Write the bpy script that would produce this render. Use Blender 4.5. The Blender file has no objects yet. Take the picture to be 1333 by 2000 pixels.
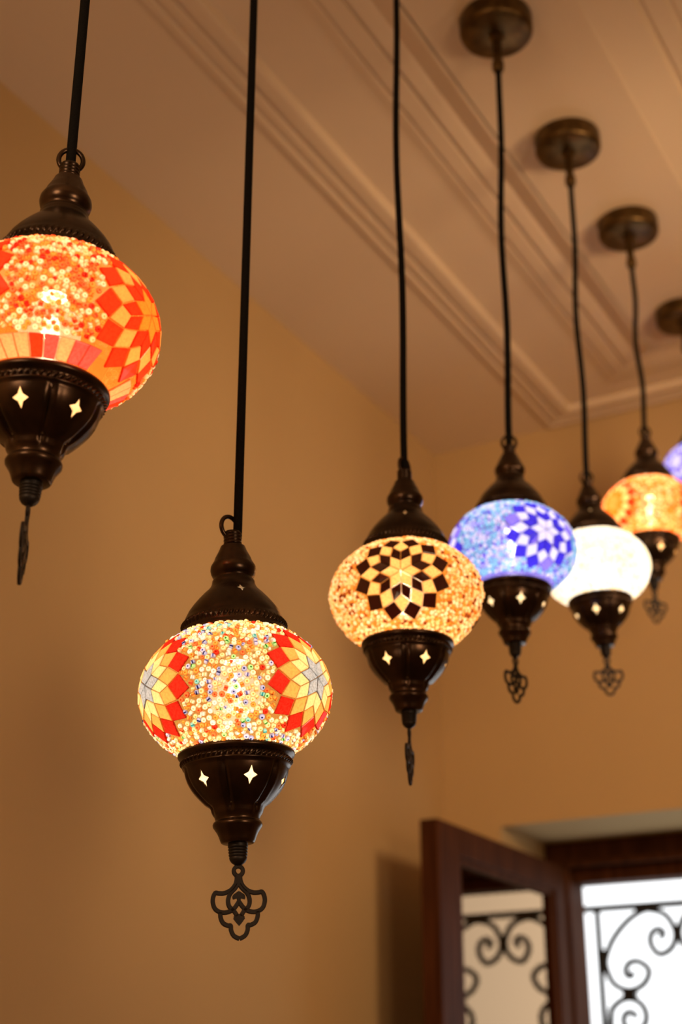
import bpy, bmesh, math, random
import numpy as np
from mathutils import Vector, Matrix, Quaternion

random.seed(7)
rng = np.random.default_rng(11)
PI = math.pi
R = math.radians
scene = bpy.context.scene
COL = scene.collection

# ------------------------------------------------------------------ camera
CAM_H = 1.55
PITCH, YAW = 23.0, 29.2
cam_d = bpy.data.cameras.new('camera')
cam = bpy.data.objects.new('camera', cam_d)
COL.objects.link(cam)
cam.location = (0, 0, CAM_H)
cam.rotation_euler = (R(90 + PITCH), 0, R(YAW))
cam_d.sensor_fit = 'VERTICAL'
cam_d.sensor_height = 36.0
cam_d.lens = 50.0
cam_d.clip_start = 0.01
cam_d.dof.use_dof = True
cam_d.dof.focus_distance = 0.94
cam_d.dof.aperture_fstop = 6.0
scene.camera = cam

# ------------------------------------------------------------------ world, lights, exposure
world = bpy.data.worlds.new('overcast sky')
scene.world = world
world.use_nodes = True
bgn = world.node_tree.nodes['Background']
bgn.inputs['Color'].default_value = (0.97, 0.985, 1.0, 1)
bgn.inputs['Strength'].default_value = 1.8

scene.view_settings.view_transform = 'Standard'
scene.view_settings.look = 'None'
scene.view_settings.exposure = 0.0
scene.view_settings.gamma = 1.0
scene.view_settings.use_curve_mapping = False


def point_light(name, loc, power, color, radius):
    d = bpy.data.lights.new(name, 'POINT')
    d.energy = power
    d.color = color
    d.shadow_soft_size = radius
    o = bpy.data.objects.new(name, d)
    COL.objects.link(o)
    o.location = loc
    return o


WARM = (1.0, 0.635, 0.37)
point_light('fill_light_right', (0.85, 0.2, CAM_H + 0.30), 24.0, WARM, 0.18)  # added fill light out of view on the right, lifts walls and ceiling
point_light('fill_light_back', (-0.5, -0.6, CAM_H + 0.70), 24.0, WARM, 0.22)  # added fill light behind the camera, brightens the window wall
# added spot out of view, brightens the corner by the window
sp = bpy.data.lights.new('corner_fill_spot', 'SPOT')
sp.energy = 36.0
sp.color = WARM
sp.shadow_soft_size = 0.13
sp.spot_size = R(98)
sp.spot_blend = 1.0
spo = bpy.data.objects.new('corner_fill_spot', sp)
COL.objects.link(spo)
spo.location = (0.25, 1.30, CAM_H + 0.76)
spo.rotation_euler = (Vector((-1.153, 2.35, CAM_H + 0.85)) - spo.location).to_track_quat('-Z', 'Y').to_euler()


# ------------------------------------------------------------------ materials
def new_mat(name):
    m = bpy.data.materials.new(name)
    m.use_nodes = True
    nt = m.node_tree
    for n in list(nt.nodes):
        nt.nodes.remove(n)
    out = nt.nodes.new('ShaderNodeOutputMaterial')
    return m, nt, out


def principled(name, color, rough=0.5, metal=0.0, var=0.0, scale=40.0, bump=0.0, spec=0.5, color2=None, stretch=None):
    m, nt, out = new_mat(name)
    b = nt.nodes.new('ShaderNodeBsdfPrincipled')
    b.inputs['Base Color'].default_value = (*color, 1)
    b.inputs['Roughness'].default_value = rough
    b.inputs['Metallic'].default_value = metal
    b.inputs['Specular IOR Level'].default_value = spec
    nt.links.new(b.outputs[0], out.inputs[0])
    if var or bump or color2:
        tc = nt.nodes.new('ShaderNodeTexCoord')
        mp = nt.nodes.new('ShaderNodeMapping')
        if stretch:
            mp.inputs['Scale'].default_value = stretch
        nz = nt.nodes.new('ShaderNodeTexNoise')
        nz.inputs['Scale'].default_value = scale
        nz.inputs['Detail'].default_value = 5
        nt.links.new(tc.outputs['Object'], mp.inputs[0])
        nt.links.new(mp.outputs[0], nz.inputs['Vector'])
        if var or color2:
            cr = nt.nodes.new('ShaderNodeValToRGB')
            c2 = color2 or tuple(min(1, c * (1 + var)) for c in color)
            c1 = color if color2 else tuple(c * (1 - var) for c in color)
            cr.color_ramp.elements[0].position = 0.35
            cr.color_ramp.elements[1].position = 0.65
            cr.color_ramp.elements[0].color = (*c1, 1)
            cr.color_ramp.elements[1].color = (*c2, 1)
            nt.links.new(nz.outputs['Fac'], cr.inputs[0])
            nt.links.new(cr.outputs[0], b.inputs['Base Color'])
        if bump:
            bp = nt.nodes.new('ShaderNodeBump')
            bp.inputs['Strength'].default_value = bump
            bp.inputs['Distance'].default_value = 0.002
            nt.links.new(nz.outputs['Fac'], bp.inputs['Height'])
            nt.links.new(bp.outputs[0], b.inputs['Normal'])
    return m


def glow_glass(name, color, transp=0.12, diff=0.15, gloss=0.05, rough=0.12, tcol=None, mottled=0.0, scale=900.0):
    """coloured glass lit from behind: translucent + some clear + diffuse, thin glossy coat. Nothing here emits."""
    m, nt, out = new_mat(name)
    N, L = nt.nodes, nt.links
    tr = N.new('ShaderNodeBsdfTranslucent')
    tr.inputs[0].default_value = (*color, 1)
    df = N.new('ShaderNodeBsdfDiffuse')
    df.inputs[0].default_value = (*color, 1)
    tp = N.new('ShaderNodeBsdfTransparent')
    tp.inputs[0].default_value = (*(tcol or color), 1)
    gl = N.new('ShaderNodeBsdfGlossy')
    gl.inputs['Roughness'].default_value = rough
    if mottled:
        tc = N.new('ShaderNodeTexCoord')
        nz = N.new('ShaderNodeTexNoise')
        nz.inputs['Scale'].default_value = scale
        nz.inputs['Detail'].default_value = 3
        cr = N.new('ShaderNodeValToRGB')
        cr.color_ramp.elements[0].position = 0.35
        cr.color_ramp.elements[1].position = 0.62
        cr.color_ramp.elements[0].color = (*[c * (1 - mottled) for c in color], 1)
        cr.color_ramp.elements[1].color = (*[min(1, c * 1.08) for c in color], 1)
        L.new(tc.outputs['Object'], nz.inputs['Vector'])
        L.new(nz.outputs['Fac'], cr.inputs[0])
        L.new(cr.outputs[0], tr.inputs[0])
        L.new(cr.outputs[0], df.inputs[0])
    m1 = N.new('ShaderNodeMixShader')
    m1.inputs[0].default_value = diff
    L.new(tr.outputs[0], m1.inputs[1])
    L.new(df.outputs[0], m1.inputs[2])
    m2 = N.new('ShaderNodeMixShader')
    m2.inputs[0].default_value = transp
    L.new(m1.outputs[0], m2.inputs[1])
    L.new(tp.outputs[0], m2.inputs[2])
    m3 = N.new('ShaderNodeMixShader')
    m3.inputs[0].default_value = gloss
    L.new(m2.outputs[0], m3.inputs[1])
    L.new(gl.outputs[0], m3.inputs[2])
    L.new(m3.outputs[0], out.inputs[0])
    return m


MAT = {}
MAT['wall'] = principled('warm painted plaster', (0.53, 0.37, 0.17), 0.85, var=0.025, scale=3.0, bump=0.05, spec=0.2)
MAT['ceiling'] = principled('painted ceiling plaster', (0.70, 0.57, 0.385), 0.8, var=0.02, scale=2.0, spec=0.2)
MAT['floor'] = principled('brown floor boards', (0.20, 0.11, 0.06), 0.5, var=0.25, scale=6.0)
MAT['wood'] = principled('red brown varnished wood', (0.046, 0.015, 0.005), 0.6, scale=30.0, color2=(0.088, 0.030, 0.010), stretch=(3, 3, 0.25), bump=0.06, spec=0.05)
MAT['dark_brass'] = principled('tarnished brass inside', (0.16, 0.10, 0.045), 0.6, var=0.1, scale=60.0)
MAT['raw_brass'] = principled('uncoated brass inside', (0.85, 0.66, 0.36), 0.55, var=0.08, scale=60.0)
MAT['bronze'] = principled('dark aged bronze', (0.028, 0.018, 0.012), 0.27, metal=0.85, scale=55.0, color2=(0.064, 0.038, 0.022), bump=0.12)
MAT['black'] = principled('black cord fabric', (0.004, 0.004, 0.004), 0.8, var=0.3, scale=800.0, bump=0.2, spec=0.1)
MAT['brass'] = principled('dull aged brass', (0.07, 0.043, 0.015), 0.38, metal=0.9, scale=45.0, color2=(0.16, 0.10, 0.036))
MAT['blackmetal'] = principled('blackened metal', (0.010, 0.008, 0.007), 0.5, metal=0.4, var=0.3, scale=120.0, bump=0.1)
MAT['iron'] = principled('wrought iron', (0.018, 0.018, 0.018), 0.5, metal=0.4, var=0.3, scale=60.0, bump=0.2)
MAT['socket'] = principled('ivory lamp socket', (0.5, 0.45, 0.36), 0.5, var=0.05)


# ------------------------------------------------------------------ mesh helpers
def link(name, me, parent=None, mat=None):
    o = bpy.data.objects.new(name, me)
    COL.objects.link(o)
    if parent is not None:
        o.parent = parent
    if mat is not None and not me.materials:
        me.materials.append(mat)
    return o


def make_mesh(name, verts, faces, mat=None, smooth=False, mats=None, midx=None):
    me = bpy.data.meshes.new(name)
    me.from_pydata([tuple(v) for v in verts], [], faces)
    if mats:
        for m in mats:
            me.materials.append(m)
    elif mat:
        me.materials.append(mat)
    if midx is not None:
        me.polygons.foreach_set('material_index', midx)
    if smooth:
        me.polygons.foreach_set('use_smooth', [True] * len(me.polygons))
    me.update()
    return me


def fix_normals(me):
    bm = bmesh.new()
    bm.from_mesh(me)
    bmesh.ops.recalc_face_normals(bm, faces=bm.faces)
    bm.to_mesh(me)
    bm.free()
    return me


def box_data(lo, hi):
    x0, y0, z0 = lo
    x1, y1, z1 = hi
    v = [(x0, y0, z0), (x1, y0, z0), (x1, y1, z0), (x0, y1, z0), (x0, y0, z1), (x1, y0, z1), (x1, y1, z1), (x0, y1, z1)]
    f = [(0, 3, 2, 1), (4, 5, 6, 7), (0, 1, 5, 4), (1, 2, 6, 5), (2, 3, 7, 6), (3, 0, 4, 7)]
    return v, f


def boxes_mesh(name, boxes, mat, bevel=0.0):
    bm = bmesh.new()
    for lo, hi in boxes:
        v, f = box_data(lo, hi)
        bv = [bm.verts.new(p) for p in v]
        for q in f:
            bm.faces.new([bv[i] for i in q])
    if bevel:
        bmesh.ops.bevel(bm, geom=list(bm.edges), offset=bevel, segments=2, affect='EDGES', profile=0.6)
    me = bpy.data.meshes.new(name)
    bm.to_mesh(me)
    bm.free()
    me.materials.append(mat)
    return me


def lathe(profile, n=64, closed=False, radial=None):
    """profile [(r, z)]; radial(r, z, th) -> r"""
    v, f = [], []
    m = len(profile)
    for i in range(n):
        th = 2 * PI * i / n
        for (r, z) in profile:
            rr = radial(r, z, th) if radial else r
            v.append((rr * math.cos(th), rr * math.sin(th), z))
    for i in range(n):
        j = (i + 1) % n
        for k in range(m if closed else m - 1):
            k2 = (k + 1) % m
            f.append((i * m + k, j * m + k, j * m + k2, i * m + k2))
    return v, f


def catmull(pts, seg=8, closed=False):
    P = [Vector(p) for p in pts]
    n = len(P)
    out = []
    rngi = range(n if closed else n - 1)
    for i in rngi:
        if closed:
            p0, p1, p2, p3 = P[(i - 1) % n], P[i], P[(i + 1) % n], P[(i + 2) % n]
        else:
            p0 = P[i - 1] if i > 0 else P[0] * 2 - P[1]
            p1, p2 = P[i], P[i + 1]
            p3 = P[i + 2] if i + 2 < n else P[n - 1] * 2 - P[n - 2]
        for k in range(seg):
            t = k / seg
            out.append(0.5 * ((2 * p1) + (-p0 + p2) * t + (2 * p0 - 5 * p1 + 4 * p2 - p3) * t * t + (-p0 + 3 * p1 - 3 * p2 + p3) * t ** 3))
    if not closed:
        out.append(P[-1].copy())
    return out


def tube_data(pts, r, n=12, closed=False):
    pts = [Vector(p) for p in pts]
    m = len(pts)
    v, f = [], []
    ref = None
    for i, p in enumerate(pts):
        if closed:
            t = pts[(i + 1) % m] - pts[(i - 1) % m]
        else:
            t = pts[min(i + 1, m - 1)] - pts[max(i - 1, 0)]
        t.normalize()
        if ref is None:
            ref = Vector((1, 0, 0)) if abs(t.x) < 0.9 else Vector((0, 1, 0))
        ref = (ref - t * ref.dot(t)).normalized()
        b = t.cross(ref)
        rr = r(i / (m - 1)) if callable(r) else r
        for k in range(n):
            a = 2 * PI * k / n
            v.append(p + ref * (rr * math.cos(a)) + b * (rr * math.sin(a)))
    for i in range(m if closed else m - 1):
        i2 = (i + 1) % m
        for k in range(n):
            k2 = (k + 1) % n
            f.append((i * n + k, i * n + k2, i2 * n + k2, i2 * n + k))
    if not closed:
        f.append(tuple(range(n - 1, -1, -1)))
        f.append(tuple(range((m - 1) * n, m * n)))
    return v, f


def strip_data(pts, w, t, closed=False):
    """flat bar swept along a path in the XZ plane: w in plane, t thick along Y"""
    P = [Vector((p[0], 0, p[-1])) for p in pts]
    m = len(P)
    v, f = [], []
    for i in range(m):
        a = P[(i - 1) % m] if (closed or i > 0) else P[i]
        b = P[(i + 1) % m] if (closed or i < m - 1) else P[i]
        d = (b - a).normalized()
        n = Vector((-d.z, 0, d.x))
        ww = w(i / (m - 1)) if callable(w) else w
        for sx, sy in ((1, 0.35), (0.65, 0.5), (-0.65, 0.5), (-1, 0.35), (-1, -0.35), (-0.65, -0.5), (0.65, -0.5), (1, -0.35)):
            q = P[i] + n * (sx * ww / 2)
            v.append((q.x, sy * t, q.z))
    for i in range(m if closed else m - 1):
        j = (i + 1) % m
        for k in range(8):
            k2 = (k + 1) % 8
            f.append((i * 8 + k, i * 8 + k2, j * 8 + k2, j * 8 + k))
    if not closed:
        f.append(tuple(range(7, -1, -1)))
        f.append(tuple(range((m - 1) * 8, m * 8)))
    return v, f


class Acc:
    def __init__(self):
        self.v, self.f = [], []

    def add(self, vf):
        o = len(self.v)
        self.v += [tuple(p) for p in vf[0]]
        self.f += [tuple(i + o for i in q) for q in vf[1]]
        return self

    def mesh(self, name, mat, smooth=False):
        me = make_mesh(name, self.v, self.f, mat, smooth)
        return fix_normals(me)


def auto_smooth(me, deg=38):
    """sharp edges above an angle, the rest smooth"""
    bm = bmesh.new()
    bm.from_mesh(me)
    for f in bm.faces:
        f.smooth = True
    for e in bm.edges:
        if len(e.link_faces) == 2 and e.calc_face_angle(0) > R(deg):
            e.smooth = False
    bm.to_mesh(me)
    bm.free()
    return me


def struct(o):
    o['kind'] = 'structure'
    return o


# ------------------------------------------------------------------ room
S_L, U_F = -1.153, 2.468          # left wall plane (x), window wall plane (y)
S_R, U_B = 2.9, -2.3
CEIL = CAM_H + 1.285
PANEL = CAM_H + 1.263
TH = 0.31
WIN_L, WIN_R = -1.04, -0.22       # window opening
HEAD = CAM_H + 0.495
SILL = 0.95

struct(link('floor', boxes_mesh('floor', [((S_L - 0.2, U_B - 0.2, -0.1), (S_R + 0.2, U_F + TH, 0))], MAT['floor'])))
struct(link('ceiling', boxes_mesh('ceiling', [((S_L - 0.2, U_B - 0.2, CEIL), (S_R + 0.2, U_F + TH, CEIL + 0.1))], MAT['ceiling'])))
struct(link('wall_left', boxes_mesh('wall_left', [((S_L - 0.2, U_B - 0.2, 0), (S_L, U_F, CEIL))], MAT['wall'])))
struct(link('wall_right', boxes_mesh('wall_right', [((S_R, U_B - 0.2, 0), (S_R + 0.2, U_F, CEIL))], MAT['wall'])))
struct(link('wall_back', boxes_mesh('wall_back', [((S_L, U_B - 0.2, 0), (S_R, U_B, CEIL))], MAT['wall'])))
struct(link('wall_far', boxes_mesh('wall_far', [
    ((S_L - 0.2, U_F, 0), (WIN_L, U_F + TH, CEIL)),
    ((WIN_L, U_F, HEAD), (WIN_R, U_F + TH, CEIL)),
    ((WIN_L, U_F, 0), (WIN_R, U_F + TH, SILL)),
    ((WIN_R, U_F, 0), (S_R + 0.2, U_F + TH, CEIL))], MAT['wall'])))


def moulding(name, s0, s1, u0, u1, prof, prof_r=None):
    """mitred moulding that runs up the left side, along the window wall and back on the right"""
    v, f = [], []
    m = len(prof)
    for corner in range(4):
        for d, h in (prof_r if prof_r and corner >= 2 else prof):
            x = s0 + d if corner < 2 else s1 - d
            y = u0 if corner in (0, 3) else u1 - d
            v.append((x, y, CEIL - h))
    for c in range(3):
        for k in range(m - 1):
            f.append((c * m + k, c * m + k + 1, (c + 1) * m + k + 1, (c + 1) * m + k))
    me = fix_normals(make_mesh(name, v, f, MAT['ceiling']))
    return struct(link(name, me))


moulding('trim_1', -0.893, 1.75, U_B + 0.01, 2.462, [(0, 0), (0.002, 0.006), (0.011, 0.007), (0.015, 0.002), (0.019, 0.002), (0.022, 0.008),
         (0.034, 0.009), (0.038, 0.003), (0.042, 0.003), (0.046, 0.011), (0.064, 0.012), (0.068, 0.010), (0.070, 0)])
moulding('trim_2', -0.734, -0.285, U_B + 0.01, 2.345, [(0, 0), (0.010, 0.001), (0.020, 0.004), (0.028, 0.0055), (0.031, 0.002), (0.034, 0.002), (0.037, 0.008),
         (0.060, 0.009), (0.063, 0.004), (0.067, 0.004), (0.070, 0.011), (0.088, 0.010), (0.094, 0.0085), (0.122, 0.022), (0.130, 0.022)],
         [(0, 0), (0.010, 0.001), (0.020, 0.004), (0.028, 0.0055), (0.031, 0.003), (0.034, 0.003), (0.037, 0.007),
          (0.060, 0.009), (0.063, 0.006), (0.067, 0.006), (0.070, 0.012), (0.088, 0.0145), (0.100, 0.0165), (0.126, 0.0205), (0.130, 0.022)])
struct(link('ceiling_panel', boxes_mesh('ceiling_panel', [((-0.606, U_B + 0.01, PANEL), (-0.413, 2.217, CEIL - 0.0005))], MAT['ceiling'])))

# ------------------------------------------------------------------ window
win = bpy.data.objects.new('window_1', None)
COL.objects.link(win)
win.location = (WIN_L, U_F, SILL)
win['kind'] = 'structure'
W0 = Vector((WIN_L, U_F, SILL))


def wbox(lo, hi):
    return (tuple(Vector(lo) - W0), tuple(Vector(hi) - W0))


FU0, FU1 = 2.683, 2.765
JI = -0.992                       # inner edge of left jamb
HB = CAM_H + 0.418
fr = [
    wbox((WIN_L + 0.001, FU0, SILL + 0.001), (JI, FU1, HEAD - 0.001)),
    wbox((WIN_R - 0.05, FU0, SILL + 0.001), (WIN_R - 0.001, FU1, HEAD - 0.001)),
    wbox((JI, FU0, HB + 0.030), (WIN_R - 0.05, FU1, HEAD - 0.001)),
    wbox((JI, FU0 + 0.022, HB), (WIN_R - 0.05, FU1, HB + 0.030)),
    wbox((JI, FU0 - 0.012, HB + 0.026), (WIN_R - 0.05, FU0, HB + 0.038)),
    wbox((JI, FU0, SILL + 0.001), (WIN_R - 0.05, FU1, SILL + 0.05)),
]
link('window_frame', boxes_mesh('window_frame', fr, MAT['wood'], 0.003), win)
link('window_sill', boxes_mesh('window_sill', [wbox((WIN_L + 0.001, U_F - 0.03, SILL + 0.0005), (WIN_R - 0.001, FU0 - 0.001, SILL + 0.022))], MAT['wood'], 0.003), win)

# open casement: swung into the room, at right angles to the window wall
SB, SF = -1.031, -0.998
SU0, SU1 = 2.108, 2.682
ST = CAM_H + 0.447
S_BOT = SILL + 0.06
casement = bpy.data.objects.new('casement', None)
COL.objects.link(casement)
casement.parent = win
SW = 0.088


def sash_piece(name, lo, hi):
    link(name, boxes_mesh(name, [wbox(lo, hi)], MAT['wood'], 0.003), casement)


sash_piece('stile', (SB, SU0, S_BOT), (SF, SU0 + SW, ST))
sash_piece('stile', (SB, SU1 - 0.055, S_BOT), (SF, SU1, ST))
sash_piece('rail', (SB, SU0 + SW - 0.001, ST - 0.050), (SF, SU1 - 0.054, ST))
sash_piece('rail', (SB, SU0 + SW - 0.001, S_BOT), (SF, SU1 - 0.054, S_BOT + 0.07))
gb = 0.012
link('glazing_bead', boxes_mesh('glazing_bead', [
    wbox((SF - 0.014, SU0 + SW - 0.001, S_BOT + 0.069), (SF - 0.006, SU0 + SW + gb, ST - 0.049)),
    wbox((SF - 0.014, SU1 - 0.055 - gb, S_BOT + 0.069), (SF - 0.006, SU1 - 0.054, ST - 0.049)),
    wbox((SF - 0.014, SU0 + SW + gb, ST - 0.049 - gb), (SF - 0.006, SU1 - 0.055 - gb, ST - 0.049)),
    wbox((SF - 0.014, SU0 + SW + gb, S_BOT + 0.069), (SF - 0.006, SU1 - 0.055 - gb, S_BOT + 0.069 + gb)),
], MAT['wood'], 0.0015), casement)

mg, nt, out = new_mat('window glass')
gls = nt.nodes.new('ShaderNodeBsdfGlossy')
gls.inputs['Roughness'].default_value = 0.01
gls.inputs['Color'].default_value = (1, 0.66, 0.38, 1)
tpp = nt.nodes.new('ShaderNodeBsdfTransparent')
tpp.inputs[0].default_value = (0.30, 0.28, 0.25, 1)
fre = nt.nodes.new('ShaderNodeFresnel')
fre.inputs[0].default_value = 1.62
mxx = nt.nodes.new('ShaderNodeMixShader')
mul = nt.nodes.new('ShaderNodeMath')
mul.operation = 'MULTIPLY'
mul.inputs[1].default_value = 2.0
mul.use_clamp = True
nt.links.new(fre.outputs[0], mul.inputs[0])
nt.links.new(mul.outputs[0], mxx.inputs[0])
nt.links.new(tpp.outputs[0], mxx.inputs[1])
nt.links.new(gls.outputs[0], mxx.inputs[2])
nt.links.new(mxx.outputs[0], out.inputs[0])
MAT['pane'] = mg
link('pane', boxes_mesh('pane', [wbox((SF - 0.019, SU0 + SW - 0.004, S_BOT + 0.066), (SF - 0.015, SU1 - 0.051, ST - 0.046))], mg), casement)

# ------------------------------------------------------------------ wrought iron grille outside the window
GU = 2.83
GX, GZ = -0.984, CAM_H + 0.380    # its top left inner corner
grille = bpy.data.objects.new('window_grille', None)
COL.objects.link(grille)
grille.location = (GX, GU, GZ)
grille['label'] = 'black wrought iron scroll grille outside the window behind the lamps'
grille['category'] = 'grille'
G_W, G_H = 0.31, GZ - SILL + 0.02
IW = 0.011


def gpart(name, vf):
    me = make_mesh(name, vf[0], vf[1], MAT['iron'])
    return link(name, fix_normals(me), grille)


gx0, gx1 = -0.07, 0.84
for z in (0.004, -G_H):
    gpart('rail', box_data((gx0, -0.006, z - 0.006), (gx1, 0.006, z + 0.006)))
for k in range(3):
    x = -0.006 + k * (G_W + 0.012)
    gpart('bar', box_data((x - 0.005, -0.005, -G_H), (x + 0.005, 0.005, -0.002)))
corner_c = [(.119, .060), (.127, .050), (.118, .042), (.103, .050), (.100, .070), (.116, .090), (.142, .078), (.151, .050), (.136, .018), (.110, .006), (.087, .006),
            (.055, .024), (.024, .056), (.006, .092), (.007, .115), (.020, .142), (.050, .154), (.079, .144), (.092, .119), (.072, .101), (.052, .104), (.044, .120), (.052, .129), (.061, .121)]


def spiral_c(cx, cy, r0, r1, a0, a1, n=18):
    return [(cx + (r0 + (r1 - r0) * (k / n) ** 1.2) * math.cos(a0 + (a1 - a0) * k / n), cy + (r0 + (r1 - r0) * (k / n) ** 1.2) * math.sin(a0 + (a1 - a0) * k / n)) for k in range(n + 1)]


top_sp = spiral_c(.050, .206, .007, .042, R(0), R(-525), 24)
top_sp = [p for p in top_sp]
mid_y = .275
bot_sp = [(x, 2 * mid_y - y) for x, y in reversed(top_sp)]
side_c = top_sp + [(.006, .250), (.0055, .275), (.006, .300)] + bot_sp


def scroll(pts, mirror, panel, dy=0.0):
    q = []
    for x, y in pts:
        xx = (G_W - x) if mirror else x
        q.append((xx + panel * (G_W + 0.012), 0, -(y + dy)))
    c = catmull(q, 5)
    gpart('scroll', strip_data(c, IW, 0.008))


def collar(x, y, w, h, panel):
    x += panel * (G_W + 0.012)
    gpart('collar', box_data((x - w, -0.009, -y - h), (x + w, 0.009, -y + h)))


for pnl in range(2):
    for mir in (False, True):
        scroll(corner_c, mir, pnl)
        for q in range(2):
            scroll(side_c, mir, pnl, q * 0.222)
            collar((G_W - .050) if mir else .050, .160 + q * 0.222, .013, .007, pnl)
        collar((G_W - .098) if mir else .098, .001, .022, .005, pnl)
        collar((G_W - .001) if mir else .001, .098, .005, .022, pnl)
        for q in range(2):
            collar((G_W - .001) if mir else .001, .275 + q * 0.222, .005, .018, pnl)
    collar(G_W / 2, .052, .006, .015, pnl)

# ------------------------------------------------------------------ pendant lamp: shared part meshes (millimetres -> metres)
MM = 0.001
GA, GB = 65.0, 48.5              # globe half width / half height
G_TOP, G_BOT = 40.5, -40.5


def globe_r(z):
    return GA * math.sqrt(max(0.0, 1 - (z / GB) ** 2))


def scale_pts(v):
    return [(x * MM, y * MM, z * MM) for x, y, z in v]


def star_cut(me, zc, rc, n, w, h, slope):
    """cut n four pointed star holes through the shell mesh"""
    tmp = bpy.data.objects.new('shell', me)
    COL.objects.link(tmp)
    acc = Acc()
    for k in range(n):
        a = 2 * PI * k / n
        pts = []
        for i in range(8):
            t = i * PI / 4
            q = 1.0 if i % 2 == 0 else 0.46
            pts.append((w * q * math.cos(t), h * q * math.sin(t)))
        v, f = [], []
        for s, dep in ((0, -7), (1, 7)):
            for px, pz in pts:
                # local frame: tangent, up along the wall, outward
                out_ = Vector((math.cos(a), math.sin(a), 0)) * math.cos(slope) + Vector((0, 0, 1)) * math.sin(slope)
                tan = Vector((-math.sin(a), math.cos(a), 0))
                up = out_.cross(tan)
                c = Vector((rc * math.cos(a), rc * math.sin(a), zc))
                p = c + tan * px + up * pz + out_ * dep
                v.append(p * MM)
        f.append(tuple(range(7, -1, -1)))
        f.append(tuple(range(8, 16)))
        for i in range(8):
            j = (i + 1) % 8
            f.append((i, j, 8 + j, 8 + i))
        acc.add((v, f))
    cme = acc.mesh('cutter', None)
    co = bpy.data.objects.new('cutter', cme)
    COL.objects.link(co)
    md = tmp.modifiers.new('cut', 'BOOLEAN')
    md.operation = 'DIFFERENCE'
    md.solver = 'EXACT'
    md.object = co
    dg = bpy.context.evaluated_depsgraph_get()
    res = bpy.data.meshes.new_from_object(tmp.evaluated_get(dg))
    bpy.data.objects.remove(tmp)
    bpy.data.objects.remove(co)
    return res


def shell(profile_out, thick):
    """closed profile: the outer line and an inner line"""
    inner = []
    for r, z in reversed(profile_out):
        inner.append((max(0.6, r - thick), z))
    return profile_out + inner


def two_sided(name, v, f, n_out, inner='raw_brass'):
    """dark outside, bare brass inside (the inner half of the closed profile)"""
    m = 2 * n_out
    mi = [1 if n_out <= (q[0] % m) < m - 1 else 0 for q in f]
    return make_mesh(name, scale_pts(v), f, mats=[MAT['bronze'], MAT[inner]], midx=mi)


# cap
cap_out = [(35.6, 40.8), (36.2, 41.6), (36.0, 43.2), (35.0, 44.4), (34.6, 45.5), (34.0, 50.5), (33.2, 51.2), (32.6, 53), (30.6, 56.5), (27.8, 60), (24.2, 63.8), (20.6, 67.2),
           (17.6, 70), (15.8, 72.2), (15.0, 74), (14.8, 75.6), (13.7, 76.6), (13.6, 77.8), (14.6, 78.8), (15.5, 80.4), (16.0, 82.4), (15.7, 84.6), (14.4, 86.6), (13.6, 87.6), (12.6, 90), (11.0, 92.6),
           (9.8, 94.6), (9.0, 96.4), (8.6, 97.2)]
CAP_F = 1.23


def cap_z(z):
    return 39.5 + (z - 40.8) * CAP_F


cap_out = [(r * (1.045 if z < 70 else 1.02), cap_z(z)) for r, z in cap_out]
v, f = lathe(shell(cap_out, 1.0), 72, closed=True)
cap_me = star_cut(fix_normals(two_sided('cap', v, f, len(cap_out), 'dark_brass')), cap_z(66.0), 22.6, 3, 3.4, 5.2, R(40))
auto_smooth(cap_me, 50)
# neck: ridged tube
NK = cap_z(97.2) - 97.2
neck = [(8.6, 96.8), (7.0, 97.6), (6.6, 98.4)]
for k in range(4):
    z = 98.6 + k * 2.4
    neck += [(6.1, z), (6.6, z + 0.6), (6.6, z + 1.4), (6.1, z + 2.0)]
neck += [(5.8, 108.6), (3.2, 109.0), (3.0, 107.5)]
neck = [(r, z + NK) for r, z in neck]
v, f = lathe(neck, 32)
neck_me = auto_smooth(make_mesh('neck', scale_pts(v), f, MAT['bronze']), 60)

# cup
LOBES = 6


def flute(r, z, th):
    z = (z + 40.0) / 0.915 - 41.0
    if -88 < z < -52.5:
        t = (z + 52.5) / -35.5
        env = math.sin(PI * min(1, max(0, t))) ** 0.6
        d = (th * LOBES / (2 * PI) + 0.5) % 1.0 - 0.5      # crease at lobe edges, star at lobe centres
        d = (0.5 - abs(d)) * (2 * PI / LOBES) * r            # mm from the crease
        return r - 2.0 * env * math.exp(-(d / 1.4) ** 2) + 0.5 * env * math.exp(-((d - 3.6) / 1.5) ** 2)
    return r


cup_out = [(36.0, -41.0), (37.2, -41.0), (38.6, -41.5), (39.5, -42.8), (39.6, -44.3), (38.9, -45.7), (37.6, -46.6), (36.9, -47.2), (36.6, -48), (36.2, -51.6), (36.6, -52.2), (36.4, -53.2), (35.3, -54), (35.0, -56), (34.4, -59),
           (33.5, -62), (32.2, -65), (30.6, -68), (28.6, -71), (26.2, -74), (23.6, -77), (21.4, -79.4), (19.6, -81.6), (18.6, -83.6), (18.2, -85.6), (17.4, -87.4), (16.4, -88.6), (16.1, -90), (15.7, -91), (15.9, -91.8), (17.2, -92.8), (17.8, -94.2), (17.6, -95.8),
           (16.4, -97.6), (14.8, -100), (13.6, -102.6), (12.8, -105), (12.4, -106.2), (11.8, -107.2), (11.2, -107.6), (6.2, -107.8)]
CUP_F = 0.915


def cup_z(z):
    return -40.0 + (z + 41.0) * CUP_F


cup_out = [(r * (1 if z > -80 else 0.93), cup_z(z)) for r, z in cup_out]
v, f = lathe(shell(cup_out, 1.0), 144, closed=True, radial=flute)
cup_me = star_cut(fix_normals(two_sided('cup', v, f, len(cup_out))), cup_z(-65.5), 32.0, LOBES, 4.8, 6.6, R(-32))
auto_smooth(cup_me, 50)


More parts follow.
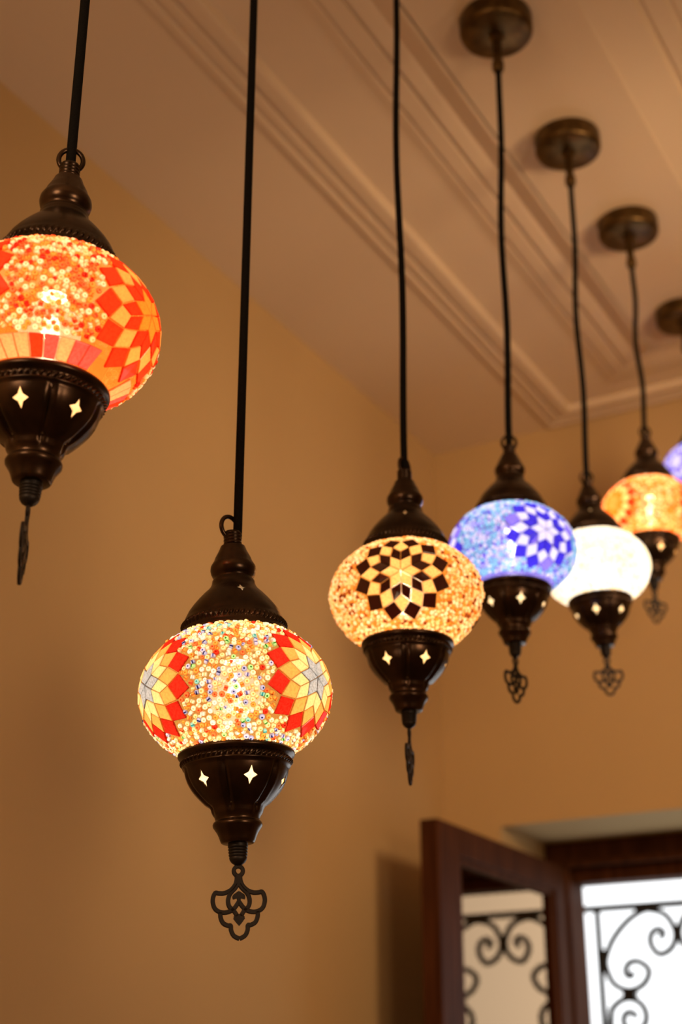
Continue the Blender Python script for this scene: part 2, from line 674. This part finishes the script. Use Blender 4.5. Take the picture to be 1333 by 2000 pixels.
def rope_band(name, r0, r1, z0, z1, teeth, amp):
    n, m = teeth * 6, 7
    v, f = [], []
    for i in range(n):
        for k in range(m):
            t = k / (m - 1)
            z = z0 + (z1 - z0) * t
            th = 2 * PI * (i / n) + t * 0.055
            r = r0 + (r1 - r0) * t + math.sin(PI * t) * (0.9 + amp * math.cos(teeth * 2 * PI * i / n))
            v.append((r * math.cos(th), r * math.sin(th), z))
    for i in range(n):
        j = (i + 1) % n
        for k in range(m - 1):
            f.append((i * m + k, j * m + k, j * m + k + 1, i * m + k + 1))
    return fix_normals(make_mesh(name, scale_pts(v), f, MAT['bronze'], True))


rope_cap_me = rope_band('rope_band', 35.9, 35.4, cap_z(45.6), cap_z(50.4), 60, 1.0)
rope_cup_me = rope_band('rope_band', 36.4, 36.2, cup_z(-51.7), cup_z(-47.3), 60, 1.1)

fin = [(6.4, -107.4), (6.6, -108.6)]
for k in range(4):
    z = -109 - k * 1.9
    fin += [(6.5 - k * 0.15, z), (6.7 - k * 0.15, z - 0.5), (6.6 - k * 0.15, z - 1.1), (6.0 - k * 0.15, z - 1.6)]
fin += [(6.0, -116.8), (5.6, -118.4), (4.4, -120.2), (2.6, -121.4), (1.5, -122), (0.05, -122.2)]
FZ = cup_z(-107.6) + 107.6
fin = [(r, z + FZ) for r, z in fin]
acc = Acc()
acc.add(lathe(fin, 24))
finial_me = auto_smooth(make_mesh('finial', scale_pts(acc.v), acc.f, MAT['blackmetal']), 60)
loop = [(3.2 * math.cos(t) * 0.72, 0, -124.6 + FZ + 3.2 * math.sin(t)) for t in [2 * PI * k / 18 for k in range(18)]]
v, f = tube_data([Vector((0, p[0], p[2])) for p in loop], 0.75, 6, True)
loop_me = fix_normals(make_mesh('hook', scale_pts(v), f, MAT['blackmetal'], True))

v, f = lathe([(35.2, cup_z(-52)), (32.4, cup_z(-59)), (30.2, cup_z(-65)), (26.4, cup_z(-71)), (21.4, cup_z(-77)), (17.5, cup_z(-81.5))], 48,
             radial=lambda r, z, th: r * (1 + 0.006 * math.sin(23 * th + z) + 0.005 * math.sin(37 * th - 2 * z)))
MAT['liner'] = glow_glass('gold tinted liner film', (0.90, 0.72, 0.42), 0.08, 0.1, 0.06, 0.2, mottled=0.35, scale=260.0)
liner_cup_me = make_mesh('liner', scale_pts(v), f, MAT['liner'], True)
v, f = lathe([(30.5, cap_z(53)), (25.6, cap_z(60)), (18.4, cap_z(67)), (13.2, cap_z(72.5))], 48)
liner_cap_me = make_mesh('liner', scale_pts(v), f, MAT['liner'], True)

# hanging ring
ring_pts = [Vector((7.6 * math.cos(t), 0, 112.4 + NK + 8.2 * math.sin(t))) for t in [2 * PI * k / 40 for k in range(40)]]
v, f = tube_data(ring_pts, 1.65, 10, True)
ring_me = fix_normals(make_mesh('hanging_ring', scale_pts(v), f, MAT['bronze'], True))

# filigree drop, drawn in the units of a close up (0.0759 mm each), centre line x=648
FS, FX, FY = 0.0680, 648, 1205


def fpt(x, y):
    return ((x - FX) * FS, 0, -121.6 + FZ - (y - FY) * FS)


acc = Acc()
ringp = [fpt(648 + 45 * math.cos(t), 1262 + 45 * math.sin(t)) for t in [2 * PI * k / 20 for k in range(20)]]
acc.add(strip_data(ringp, 2.7, 2.0, True))
half_strokes = [
    [(632, 1300), (630, 1345), (612, 1395), (570, 1440), (510, 1466), (455, 1466), (425, 1462), (404, 1500), (400, 1550), (418, 1605), (455, 1635), (505, 1646), (560, 1636), (605, 1606), (648, 1548)],
    [(648, 1375), (612, 1425), (565, 1475), (545, 1535), (556, 1592), (596, 1630), (622, 1668), (634, 1700)],
    [(470, 1640), (472, 1690), (495, 1742), (540, 1766), (566, 1768), (570, 1812), (596, 1862), (648, 1890)],
    [(648, 1470), (628, 1486), (608, 1500), (612, 1522)],
    [(648, 1665), (625, 1690), (606, 1704)],
]
for st in half_strokes:
    for sgn in (1, -1):
        pts = [fpt(648 + sgn * (x - 648), y) for x, y in st]
        acc.add(strip_data(catmull(pts, 5), 2.9, 2.0))


def plate(poly, t):
    n = len(poly)
    v = [(p[0], -t / 2, p[2]) for p in poly] + [(p[0], t / 2, p[2]) for p in poly]
    f = [tuple(range(n - 1, -1, -1)), tuple(range(n, 2 * n))] + [(i, (i + 1) % n, n + (i + 1) % n, n + i) for i in range(n)]
    return v, f


acc.add(plate([fpt(x, y) for x, y in [(648, 1448), (672, 1468), (700, 1490), (702, 1518), (688, 1522), (668, 1516), (662, 1560), (634, 1560), (628, 1516), (608, 1522), (594, 1518), (596, 1490), (624, 1468)]], 2.1))
acc.add(plate([fpt(x, y) for x, y in [(648, 1668), (668, 1684), (694, 1688), (704, 1704), (676, 1742), (648, 1772), (620, 1742), (592, 1704), (602, 1688), (628, 1684)]], 2.1))
acc.add(plate([fpt(x, y) for x, y in [(625, 1300), (671, 1300), (672, 1360), (648, 1400), (624, 1360)]], 2.05))
drop_me = fix_normals(make_mesh('filigree_drop', scale_pts(acc.v), acc.f, MAT['blackmetal']))

# glass globe shell
prof = [(globe_r(G_BOT), G_BOT)] + [(GA * math.cos(t), GB * math.sin(t)) for t in np.linspace(math.asin(G_BOT / GB), math.asin(G_TOP / GB), 26)[1:-1]] + [(globe_r(G_TOP), G_TOP)]
v, f = lathe(prof, 64)
GLOBE_VF = (scale_pts(v), f)

# bulb and socket
bulb_prof = [(0.05, -19), (8, -17.5), (15, -12), (18.6, -5), (19, 2), (16.5, 9), (11.5, 15), (8, 19), (7, 23)]
v, f = lathe(bulb_prof, 20)
bulb_me = make_mesh('bulb', scale_pts(v), f, glow_glass('frosted bulb glass', (0.95, 0.93, 0.9), 0.97, 0.05, 0.02, tcol=(1, 1, 1)), True)
v, f = lathe([(0.1, 23), (8.5, 23), (9, 24), (9, 45), (8.6, 64), (0.1, 64)], 20)
socket_me = auto_smooth(make_mesh('socket', scale_pts(v), f, MAT['socket']), 40)


# ------------------------------------------------------------------ bead shapes (local: z outward, mm)
def upright_bead():
    n = 8
    rings = [(1.95, -0.3), (1.98, 0.55), (1.52, 1.25), (0.68, 1.3), (0.46, 0.55)]
    v, f, mi = [], [], []
    for r, z in rings:
        for k in range(n):
            a = 2 * PI * k / n
            v.append((r * math.cos(a), r * math.sin(a), z))
    for i in range(len(rings) - 1):
        for k in range(n):
            k2 = (k + 1) % n
            f.append((i * n + k, i * n + k2, (i + 1) * n + k2, (i + 1) * n + k))
            mi.append(1 if i >= 3 else 0)
    b = (len(rings) - 1) * n
    f.append(tuple(b + k for k in range(n)))
    mi.append(1)
    return np.array(v), f, mi


def lying_bead():
    ang = [R(a) for a in (-12, 30, 72, 108, 150, 192)]
    v, f, mi = [], [], []
    xs = (-1.25, -1.05, 1.05, 1.25)
    rr = (1.45, 1.75, 1.75, 1.45)
    m = len(ang)
    for x, r in zip(xs, rr):
        for a in ang:
            v.append((x, r * math.cos(a), 0.1 + r * math.sin(a)))
    for i in range(3):
        for k in range(m - 1):
            f.append((i * m + k, (i + 1) * m + k, (i + 1) * m + k + 1, i * m + k + 1))
            mi.append(1 if k == 2 else 0)
    f.append(tuple(range(m)))
    mi.append(0)
    f.append(tuple(range(4 * m - 1, 3 * m - 1, -1)))
    mi.append(0)
    return np.array(v), f, mi


BEADS = (upright_bead(), lying_bead())

COLORS = {
    'cream': ((0.92, 0.72, 0.42), (0.75, 0.40, 0.12)),
    'ivory': ((0.93, 0.88, 0.72), (0.75, 0.55, 0.30)),
    'white': ((0.92, 0.90, 0.88), (0.55, 0.55, 0.6)),
    'amber': ((0.90, 0.38, 0.07), (0.60, 0.14, 0.02)),
    'coral': ((0.88, 0.20, 0.06), (0.55, 0.03, 0.01)),
    'red': ((0.72, 0.035, 0.014), (0.35, 0.004, 0.003)),
    'dark_red': ((0.16, 0.008, 0.004), (0.08, 0.003, 0.002)),
    'pink': ((0.86, 0.13, 0.12), (0.6, 0.05, 0.05)),
    'navy': ((0.42, 0.46, 0.86), (0.008, 0.012, 0.12)),
    'lilac': ((0.60, 0.60, 0.90), (0.10, 0.11, 0.42)),
    'green': ((0.45, 0.78, 0.36), (0.02, 0.22, 0.03)),
    'teal': ((0.30, 0.66, 0.70), (0.03, 0.30, 0.36)),
    'aqua': ((0.36, 0.72, 0.74), (0.10, 0.42, 0.55)),
    'violet': ((0.20, 0.12, 0.72), (0.05, 0.02, 0.35)),
    'brown': ((0.30, 0.075, 0.015), (0.12, 0.02, 0.004)),
}
for k, (c, d) in COLORS.items():
    MAT['bead_' + k] = glow_glass(k + ' glass bead', c, 0.03, 0.06, 0.05)
    MAT['core_' + k] = glow_glass(k + ' bead hole', d, 0.08, 0.12, 0.03)
TILE = {
    'red': ((0.78, 0.022, 0.012), 0.42),
    'orange': ((0.88, 0.40, 0.11), 0.12),
    'orange_deep': ((0.90, 0.28, 0.035), 0.15),
    'scarlet': ((0.78, 0.045, 0.012), 0.25),
    'cream': ((0.88, 0.70, 0.36), 0.10),
    'grey': ((0.44, 0.52, 0.68), 0.30),
    'black_red': ((0.016, 0.0022, 0.0014), 0.3),
    'gold': ((0.90, 0.60, 0.26), 0.25),
    'white': ((0.80, 0.78, 0.80), 0.12),
    'blue': ((0.055, 0.035, 0.55), 0.30),
    'violet': ((0.30, 0.22, 0.75), 0.25),
    'ivory': ((0.90, 0.84, 0.66), 0.08),
    'pink': ((0.85, 0.10, 0.10), 0.3),
    'peach': ((0.88, 0.40, 0.20), 0.2),
}
for k, (c, mt) in TILE.items():
    MAT['tile_' + k] = glow_glass(k + ' mosaic glass', c, 0.03, 0.12, 0.06, 0.15, mottled=mt, scale=700.0)


# ------------------------------------------------------------------ rosettes on the globe
def on_globe(az0, px, pz, lift=0.0, zc=0.0):
    """rosette plane (mm) -> globe surface"""
    psi = (pz + zc) / 52.0
    psi = max(-1.02, min(1.02, psi))
    z = GB * math.sin(psi)
    lam = px / (GA * math.sqrt(max(0.1, math.cos(psi))))
    r = GA * math.cos(psi)
    a = az0 + lam
    nrm = Vector((math.cos(a) * r / GA ** 2, math.sin(a) * r / GA ** 2, z / GB ** 2)).normalized()
    return Vector((r * math.cos(a), r * math.sin(a), z)) + nrm * lift, nrm


def to_rosette(az0, a, z, zc=0.0):
    psi = math.asin(max(-1, min(1, z / GB)))
    d = (a - az0 + PI) % (2 * PI) - PI
    return d * GA * math.sqrt(max(0.05, math.cos(psi))), psi * 52.0 - zc


RA, RT, RN, RM, RO, RQ = 9.0, 15.6, 18.0, 24.0, 32.0, 39.5


def rosette_polys(scale=1.0):
    """(ring, polygon) in the rosette plane"""
    out = []
    P = lambda r, deg: (r * scale * math.cos(R(deg)), r * scale * math.sin(R(deg)))
    for k in range(6):
        a = 60 * k
        out.append((0, [P(0.0, 0), P(RA, a - 30), P(RT, a), P(RA, a + 30)]))
        n = a + 30
        out.append((1, [P(RA, n), P(RT, n - 30), P(RM, n - 15.5), P(RN, n)]))
        out.append((1, [P(RA, n), P(RN, n), P(RM, n + 15.5), P(RT, n + 30)]))
        out.append((2, [P(RN, n), P(RM, n - 15.5), P(RO, n), P(RM, n + 15.5)]))
        out.append((2, [P(RT, a), P(RM, a - 14.5), P(RO, a), P(RM, a + 14.5)]))
    for k in range(12):
        b = 15 + 30 * k
        out.append((3, [P(RM, b), P(RO, b - 15), P(RQ, b), P(RO, b + 15)]))
    return out


def rosette_edge(deg):
    d = abs((deg % 30) - 15) / 15.0
    return RQ * (1 - d) + RO * d


def tile_mesh(name, corners, mat, inset=0.93, h=1.5):
    """corners: list of (point, normal) on the globe, mm; a little glass slab with bevelled rim, open underneath"""
    n = len(corners)
    c = sum((p for p, _ in corners), Vector()) / n
    cn = sum((q for _, q in corners), Vector()).normalized()
    v, f = [], []
    for lev, (s, hh) in enumerate(((inset, -0.5), (inset, h * 0.72), (inset - 0.07, h))):
        for p, q in corners:
            v.append((c + (p - c) * s + q * hh))
    # centre is lifted to keep the slab flat against the curve
    v.append(c + cn * (h + 0.0) + cn * max(0.0, sum((p - c).dot(cn) for p, _ in corners) / n))
    for l in range(2):
        for k in range(n):
            k2 = (k + 1) % n
            f.append((l * n + k, l * n + k2, (l + 1) * n + k2, (l + 1) * n + k))
    for k in range(n):
        f.append((2 * n + k, 2 * n + (k + 1) % n, 3 * n))
    me = make_mesh(name, scale_pts(v), f, mat)
    return me


def bead_spots(azs, zlo, zhi, rosette=True, dens=1.0, zc=0.0, rs=1.0):
    cell = 2.0
    grid = {}
    out = []
    N = int(26000 * dens)
    for it in range(N * 2):
        small = it >= N          # a second round fills the gaps with smaller beads
        sz = math.asin(zlo / GB), math.asin(zhi / GB)
        z = GB * math.sin(random.uniform(*sz))
        r = globe_r(z)
        if random.random() > r / GA:
            continue
        a = random.uniform(0, 2 * PI)
        if rosette:
            bad = False
            for az in azs:
                px, pz = to_rosette(az, a, z, zc)
                rho = math.hypot(px, pz)
                if rho < rosette_edge(math.degrees(math.atan2(pz, px))) * rs + 1.6:
                    bad = True
                    break
            if bad:
                continue
        p = Vector((r * math.cos(a), r * math.sin(a), z))
        kind = 0 if random.random() < 0.62 else 1
        rad = 1.82 if kind == 0 else 1.55
        if small:
            rad *= 0.74
        key = (int(p.x // 4), int(p.y // 4), int(p.z // 4))
        ok = True
        for dx in (-1, 0, 1):
            for dy in (-1, 0, 1):
                for dz in (-1, 0, 1):
                    for q, qr in grid.get((key[0] + dx, key[1] + dy, key[2] + dz), ()):
                        if (q - p).length < (rad + qr) * 0.88:
                            ok = False
                            break
                    if not ok:
                        break
                if not ok:
                    break
            if not ok:
                break
        if not ok:
            continue
        grid.setdefault(key, []).append((p, rad))
        nrm = Vector((p.x / GA ** 2, p.y / GA ** 2, p.z / GB ** 2)).normalized()
        out.append((p, nrm, kind, 0.74 if small else 1.0))
    return out


def pick(pal):
    t = random.random() * sum(w for _, w in pal)
    for c, w in pal:
        t -= w
        if t <= 0:
            return c
    return pal[-1][0]


BEAD_MESH = {}


def bead_mesh(kind, color):
    key = (kind, color)
    if key not in BEAD_MESH:
        v, f, mi = BEADS[kind]
        BEAD_MESH[key] = make_mesh('bead', scale_pts(v.tolist()), f, smooth=True, mats=[MAT['bead_' + color], MAT['core_' + color]], midx=mi)
    return BEAD_MESH[key]


# ------------------------------------------------------------------ building one lamp
f_px = 36 and 50.0 / 36.0 * 2000
CP, SP = math.cos(R(PITCH)), math.sin(R(PITCH))
CY, SY = math.cos(R(YAW)), math.sin(R(YAW))
ROW_S = -0.515


def row_point(x, y):
    """where the row of lamps (a vertical plane along the room) lies along a line of sight"""
    u, w = (x - 666.5) / f_px, (1000 - y) / f_px
    cx, cy, cz = u, CP - w * SP, SP + w * CP
    sx, uy = CY * cx - SY * cy, SY * cx + CY * cy
    t = ROW_S / sx
    return Vector((ROW_S, uy * t, CAM_H + cz * t))


def pendant_lamp(label, px, size, tilt, rosettes, cap_az, cup_az, ring_yaw, drop_yaw, palette, rings, glass, power, light_color,
                 singles=0, band=None, bead_lo=-39.5, cord_dx=0.0, ring_dx=0.0, zc=0.0, wave=0.0, rs=1.0, can_d=0.0, cord_r=0.0032):
    G = row_point(*px)
    to_cam = Vector((-G.x, -G.y, 0)).normalized()
    gam = math.atan2(to_cam.y, to_cam.x)
    right = Vector((-to_cam.y, to_cam.x, 0))
    root = bpy.data.objects.new('pendant_lamp', None)
    COL.objects.link(root)
    root['label'] = label
    root['category'] = 'pendant lamp'
    root['group'] = 'mosaic pendant lamps hanging in a row'
    T = Matrix.Rotation(R(tilt), 4, -to_cam)
    body = Matrix.Translation(G) @ T @ Matrix.Scale(size, 4)
    top = body @ Vector((0, 0, (108 + NK) * MM))
    top = top + right * cord_dx
    root.location = (top.x, top.y + can_d, PANEL)
    bpy_root = Matrix.Translation(root.location)
    inv = bpy_root.inverted()

    def put(name, me, m, parent=root, base=inv):
        o = bpy.data.objects.new(name, me)
        COL.objects.link(o)
        o.parent = parent
        o.matrix_basis = base @ m
        return o

    # ceiling end
    rd = 0.0455
    cprof = [(0.0002, -0.0005), (rd - 0.0005, -0.0005), (rd, -0.002), (rd, -0.021), (rd - 0.0015, -0.0245), (rd - 0.005, -0.0265), (0.012, -0.0272), (0.0002, -0.0272)]
    v, f = lathe(cprof, 48)
    link('canopy', auto_smooth(fix_normals(make_mesh('canopy', v, f, MAT['brass'])), 40), root)
    sprof = [(0.0002, -0.0268), (0.0095, -0.0270), (0.0095, -0.031), (0.0058, -0.033), (0.0056, -0.066), (0.0074, -0.068), (0.0076, -0.078), (0.0060, -0.081), (0.0030, -0.082)]
    v, f = lathe(sprof, 20)
    link('canopy_stem', auto_smooth(fix_normals(make_mesh('canopy_stem', v, f, MAT['brass'])), 40), root)
    # cord
    L = PANEL - top.z
    n = 14
    pts = []
    for k in range(n + 1):
        t = k / n
        w = wave * math.sin(t * PI * 3.3) * math.sin(PI * t)
        pts.append(Vector((right.x * w, right.y * w - can_d * t, -0.078 - (L - 0.074) * t)))
    v, f = tube_data(catmull(pts, 4), cord_r, 10)
    link('cord', fix_normals(make_mesh('cord', v, f, MAT['black'], True)), root)

    def rot(az):
        return Matrix.Rotation(gam + R(az), 4, 'Z')

    put('hanging_ring', ring_me, body @ Matrix.Translation(Matrix.Rotation(gam + PI / 2, 3, 'Z') @ Vector((ring_dx, 0, 0))) @ Matrix.Rotation(gam + PI / 2 + R(ring_yaw), 4, 'Z'))
    put('neck', neck_me, body @ rot(0))
    capo = put('cap', cap_me, body @ rot(cap_az))
    put('rope_band', rope_cap_me, Matrix.Identity(4), capo, Matrix.Identity(4))
    put('liner', liner_cap_me, Matrix.Identity(4), capo, Matrix.Identity(4))
    cupo = put('cup', cup_me, body @ rot(cup_az))
    put('rope_band', rope_cup_me, Matrix.Identity(4), cupo, Matrix.Identity(4))
    put('liner', liner_cup_me, Matrix.Identity(4), cupo, Matrix.Identity(4))
    put('finial', finial_me, body @ rot(0))
    hk = put('hook', loop_me, body @ rot(drop_yaw))
    put('filigree_drop', drop_me, body @ Matrix.Rotation(gam + PI / 2 + R(drop_yaw), 4, 'Z'))
    sk = put('socket', socket_me, body)
    put('bulb', bulb_me, body)
    lo_ = point_light('bulb_light', (0, 0, 0), power, light_color, 0.006)
    lo_.parent = root
    lo_.matrix_basis = inv @ body

    gme = make_mesh('globe', GLOBE_VF[0], GLOBE_VF[1], glass, True)
    globe = put('globe', gme, body)
    I = Matrix.Identity(4)

    azs = [gam + R(a) for a in rosettes]
    for a in azs:
        for ring, poly in rosette_polys(rs):
            jit = 0.45
            cs = []
            for x, y in poly:
                cs.append(on_globe(a, x, y, 0.25, zc))
            if max(abs(p.z) for p, _ in cs) > 39.4:
                cs = [(Vector((p.x, p.y, max(-39.4, min(39.4, p.z)))), q) for p, q in cs]
            col = rings[ring]
            if isinstance(col, (list, tuple)):
                col = random.choice(col)
            me = tile_mesh('mosaic_tile', cs, MAT['tile_' + col], inset=random.uniform(0.90, 0.95), h=random.uniform(1.2, 1.8))
            put('mosaic_tile', me, I, globe, I)
    lo = bead_lo
    if band:
        nb, z0, z1, cols = band
        for k in range(nb):
            a0 = 2 * PI * k / nb
            a1 = a0 + 2 * PI / nb
            cs = []
            for aa, zz in ((a0, z0), (a1, z0), (a1, z1), (a0, z1)):
                r = globe_r(zz)
                p = Vector((r * math.cos(aa), r * math.sin(aa), zz))
                q = Vector((p.x / GA ** 2, p.y / GA ** 2, p.z / GB ** 2)).normalized()
                cs.append((p + q * 0.3, q))
            # leave out those a rosette covers
            mid = (a0 + a1) / 2
            if any(math.hypot(*to_rosette(az, mid, z1 - 2, zc)) < RQ * rs - 1 for az in azs):
                continue
            me = tile_mesh('mosaic_tile', cs, MAT['tile_' + random.choice(cols)], inset=0.93, h=1.4)
            put('mosaic_tile', me, I, globe, I)
        lo = z1 + 1.6
    spots = bead_spots(azs, lo, 39.5, True, 1.0, zc, rs)
    cols = sorted({c for c, _ in palette})
    items = []
    for p, nrm, kind, size_ in spots:
        z = nrm
        q = Vector((0, 0, 1)).rotation_difference(z)
        q = q @ Quaternion((0, 0, 1), random.uniform(0, 2 * PI))
        q = q @ Quaternion((1, 0, 0), R(random.gauss(0, 9))) @ Quaternion((0, 1, 0), R(random.gauss(0, 9)))
        s = random.uniform(0.90, 1.06) * size_
        loc = p + nrm * random.uniform(0.25, 0.7)
        items.append((p, loc, q, s, kind, pick(palette), math.cos(math.atan2(p.y, p.x) - gam) * math.hypot(p.x, p.y)))
    items.sort(key=lambda t: -t[6] * t[3])
    for p, loc, q, s, kind, c, _ in items[:singles]:
        M = Matrix.LocRotScale(loc * MM, q, Vector((s, s, s)))
        put('bead', bead_mesh(kind, c), M, globe, I)
    V, F, MI = [], [], []
    mats = []
    for c in cols:
        mats += [MAT['bead_' + c], MAT['core_' + c]]
    off = 0
    for p, loc, q, s, kind, c, _ in items[singles:]:
        bv, bf, bmi = BEADS[kind]
        rm = np.array(q.to_matrix())
        vv = (bv * s) @ rm.T + np.array(loc)
        V.append(vv * MM)
        F += [tuple(i + off for i in ff) for ff in bf]
        ci = cols.index(c) * 2
        MI += [ci + i for i in bmi]
        off += len(bv)
    if V:
        me = make_mesh('bead_cover', np.vstack(V).tolist(), F, smooth=True, mats=mats, midx=MI)
        o = put('bead_cover', me, I, globe, I)
        o['kind'] = 'stuff'
    return root


WBULB = (1.0, 0.80, 0.56)
CBULB = (1.0, 0.95, 0.88)
glass_amber = glow_glass('amber globe glass', (0.42, 0.20, 0.04), 0.62, 0.0, 0.02, tcol=(0.90, 0.78, 0.58))
glass_orange = glow_glass('orange globe glass', (0.86, 0.24, 0.03), 0.62, 0.0, 0.02, tcol=(0.98, 0.85, 0.72))
glass_blue = glow_glass('blue globe glass', (0.20, 0.16, 0.60), 0.62, 0.0, 0.02, tcol=(0.74, 0.76, 0.98))
glass_white = glow_glass('milky globe glass', (0.90, 0.84, 0.70), 0.62, 0.0, 0.02, tcol=(0.95, 0.94, 0.90))
glass_brown = glow_glass('golden globe glass', (0.70, 0.26, 0.04), 0.62, 0.0, 0.02, tcol=(0.95, 0.88, 0.76))

MULTI = [('cream', 30), ('ivory', 22), ('white', 14), ('amber', 15), ('coral', 8), ('red', 2), ('navy', 7), ('lilac', 4), ('green', 4), ('teal', 2)]
FIERY = [('ivory', 27), ('cream', 18), ('amber', 20), ('coral', 22), ('red', 8)]
GOLD = [('cream', 52), ('ivory', 22), ('amber', 18), ('brown', 8)]
BLUES = [('aqua', 50), ('white', 22), ('lilac', 14), ('violet', 10), ('teal', 4)]
IVORY = [('ivory', 50), ('white', 40), ('cream', 10)]
ORANGE = [('cream', 38), ('amber', 34), ('coral', 18), ('ivory', 10)]
VIOLET = [('white', 36), ('lilac', 30), ('violet', 26), ('aqua', 8)]

pendant_lamp('large pendant lamp with fiery orange bead globe, cropped by the left edge',
             (98, 645), 1.0, 1.5, (60, 180, -60), 60, -21, 0, 84, FIERY, ['orange_deep', 'scarlet', 'orange', 'scarlet'], glass_orange, 0.46, WBULB,
             singles=300, rs=1.14, band=(36, -39.5, -30.5, ['pink', 'pink', 'pink', 'scarlet', 'peach']))
pendant_lamp('sharpest pendant lamp with multicoloured bead globe between red edged cream rosettes, hanging lowest',
             (460, 1357), 0.98, -2.6, (55, 175, -65), 13, 16, 38, 4, MULTI, ['grey', 'cream', 'orange', 'red'], glass_amber, 0.48, CBULB,
             singles=300, rs=1.09, cord_dx=0.0035, ring_dx=-0.002)
pendant_lamp('pendant lamp with golden bead globe and one dark and cream rosette facing the viewer',
             (795, 1167), 1.0, 0.0, (-4, 116, -124), 0, 27, 55, 80, GOLD, ['gold', 'black_red', 'gold', 'black_red'], glass_brown, 0.50, WBULB,
             singles=300, rs=1.1, wave=0.002)
pendant_lamp('pendant lamp with blue and aqua bead globe, right beside the golden one',
             (1001, 1076), 1.0, 1.1, (32, 152, -88), 60, 14, 5, 52, BLUES, ['white', 'blue', 'white', ('blue', 'blue', 'violet')], glass_blue, 0.46, CBULB,
             bead_lo=-36.5, rs=1.12, can_d=0.028, cord_r=0.0038, wave=0.002)
pendant_lamp('pendant lamp with glowing white globe between the blue and the orange lamps',
             (1166, 1111), 0.975, -1.9, (75, 195, -45), 0, -11, 10, 8, IVORY, ['ivory', 'ivory', 'white', 'ivory'], glass_white, 0.46, CBULB, wave=0.0025, can_d=0.025, cord_r=0.0038)
pendant_lamp('small looking orange pendant lamp partly behind the white lamp near the right edge',
             (1270, 1001), 1.0, 1.6, (-48, 72, 192), 60, 24, 20, 35, ORANGE, ['orange', 'orange_deep', 'cream', 'scarlet'], glass_orange, 0.68, WBULB, wave=0.003, can_d=0.012, cord_r=0.0038)
pendant_lamp('farthest pendant lamp with violet and white globe, cut off by the right edge',
             (1376, 919), 1.0, 0.0, (-40, 80, 200), 60, 0, 30, 20, VIOLET, ['white', 'violet', 'white', 'blue'], glass_blue, 0.5, CBULB, wave=0.002, can_d=-0.03, cord_r=0.0038)
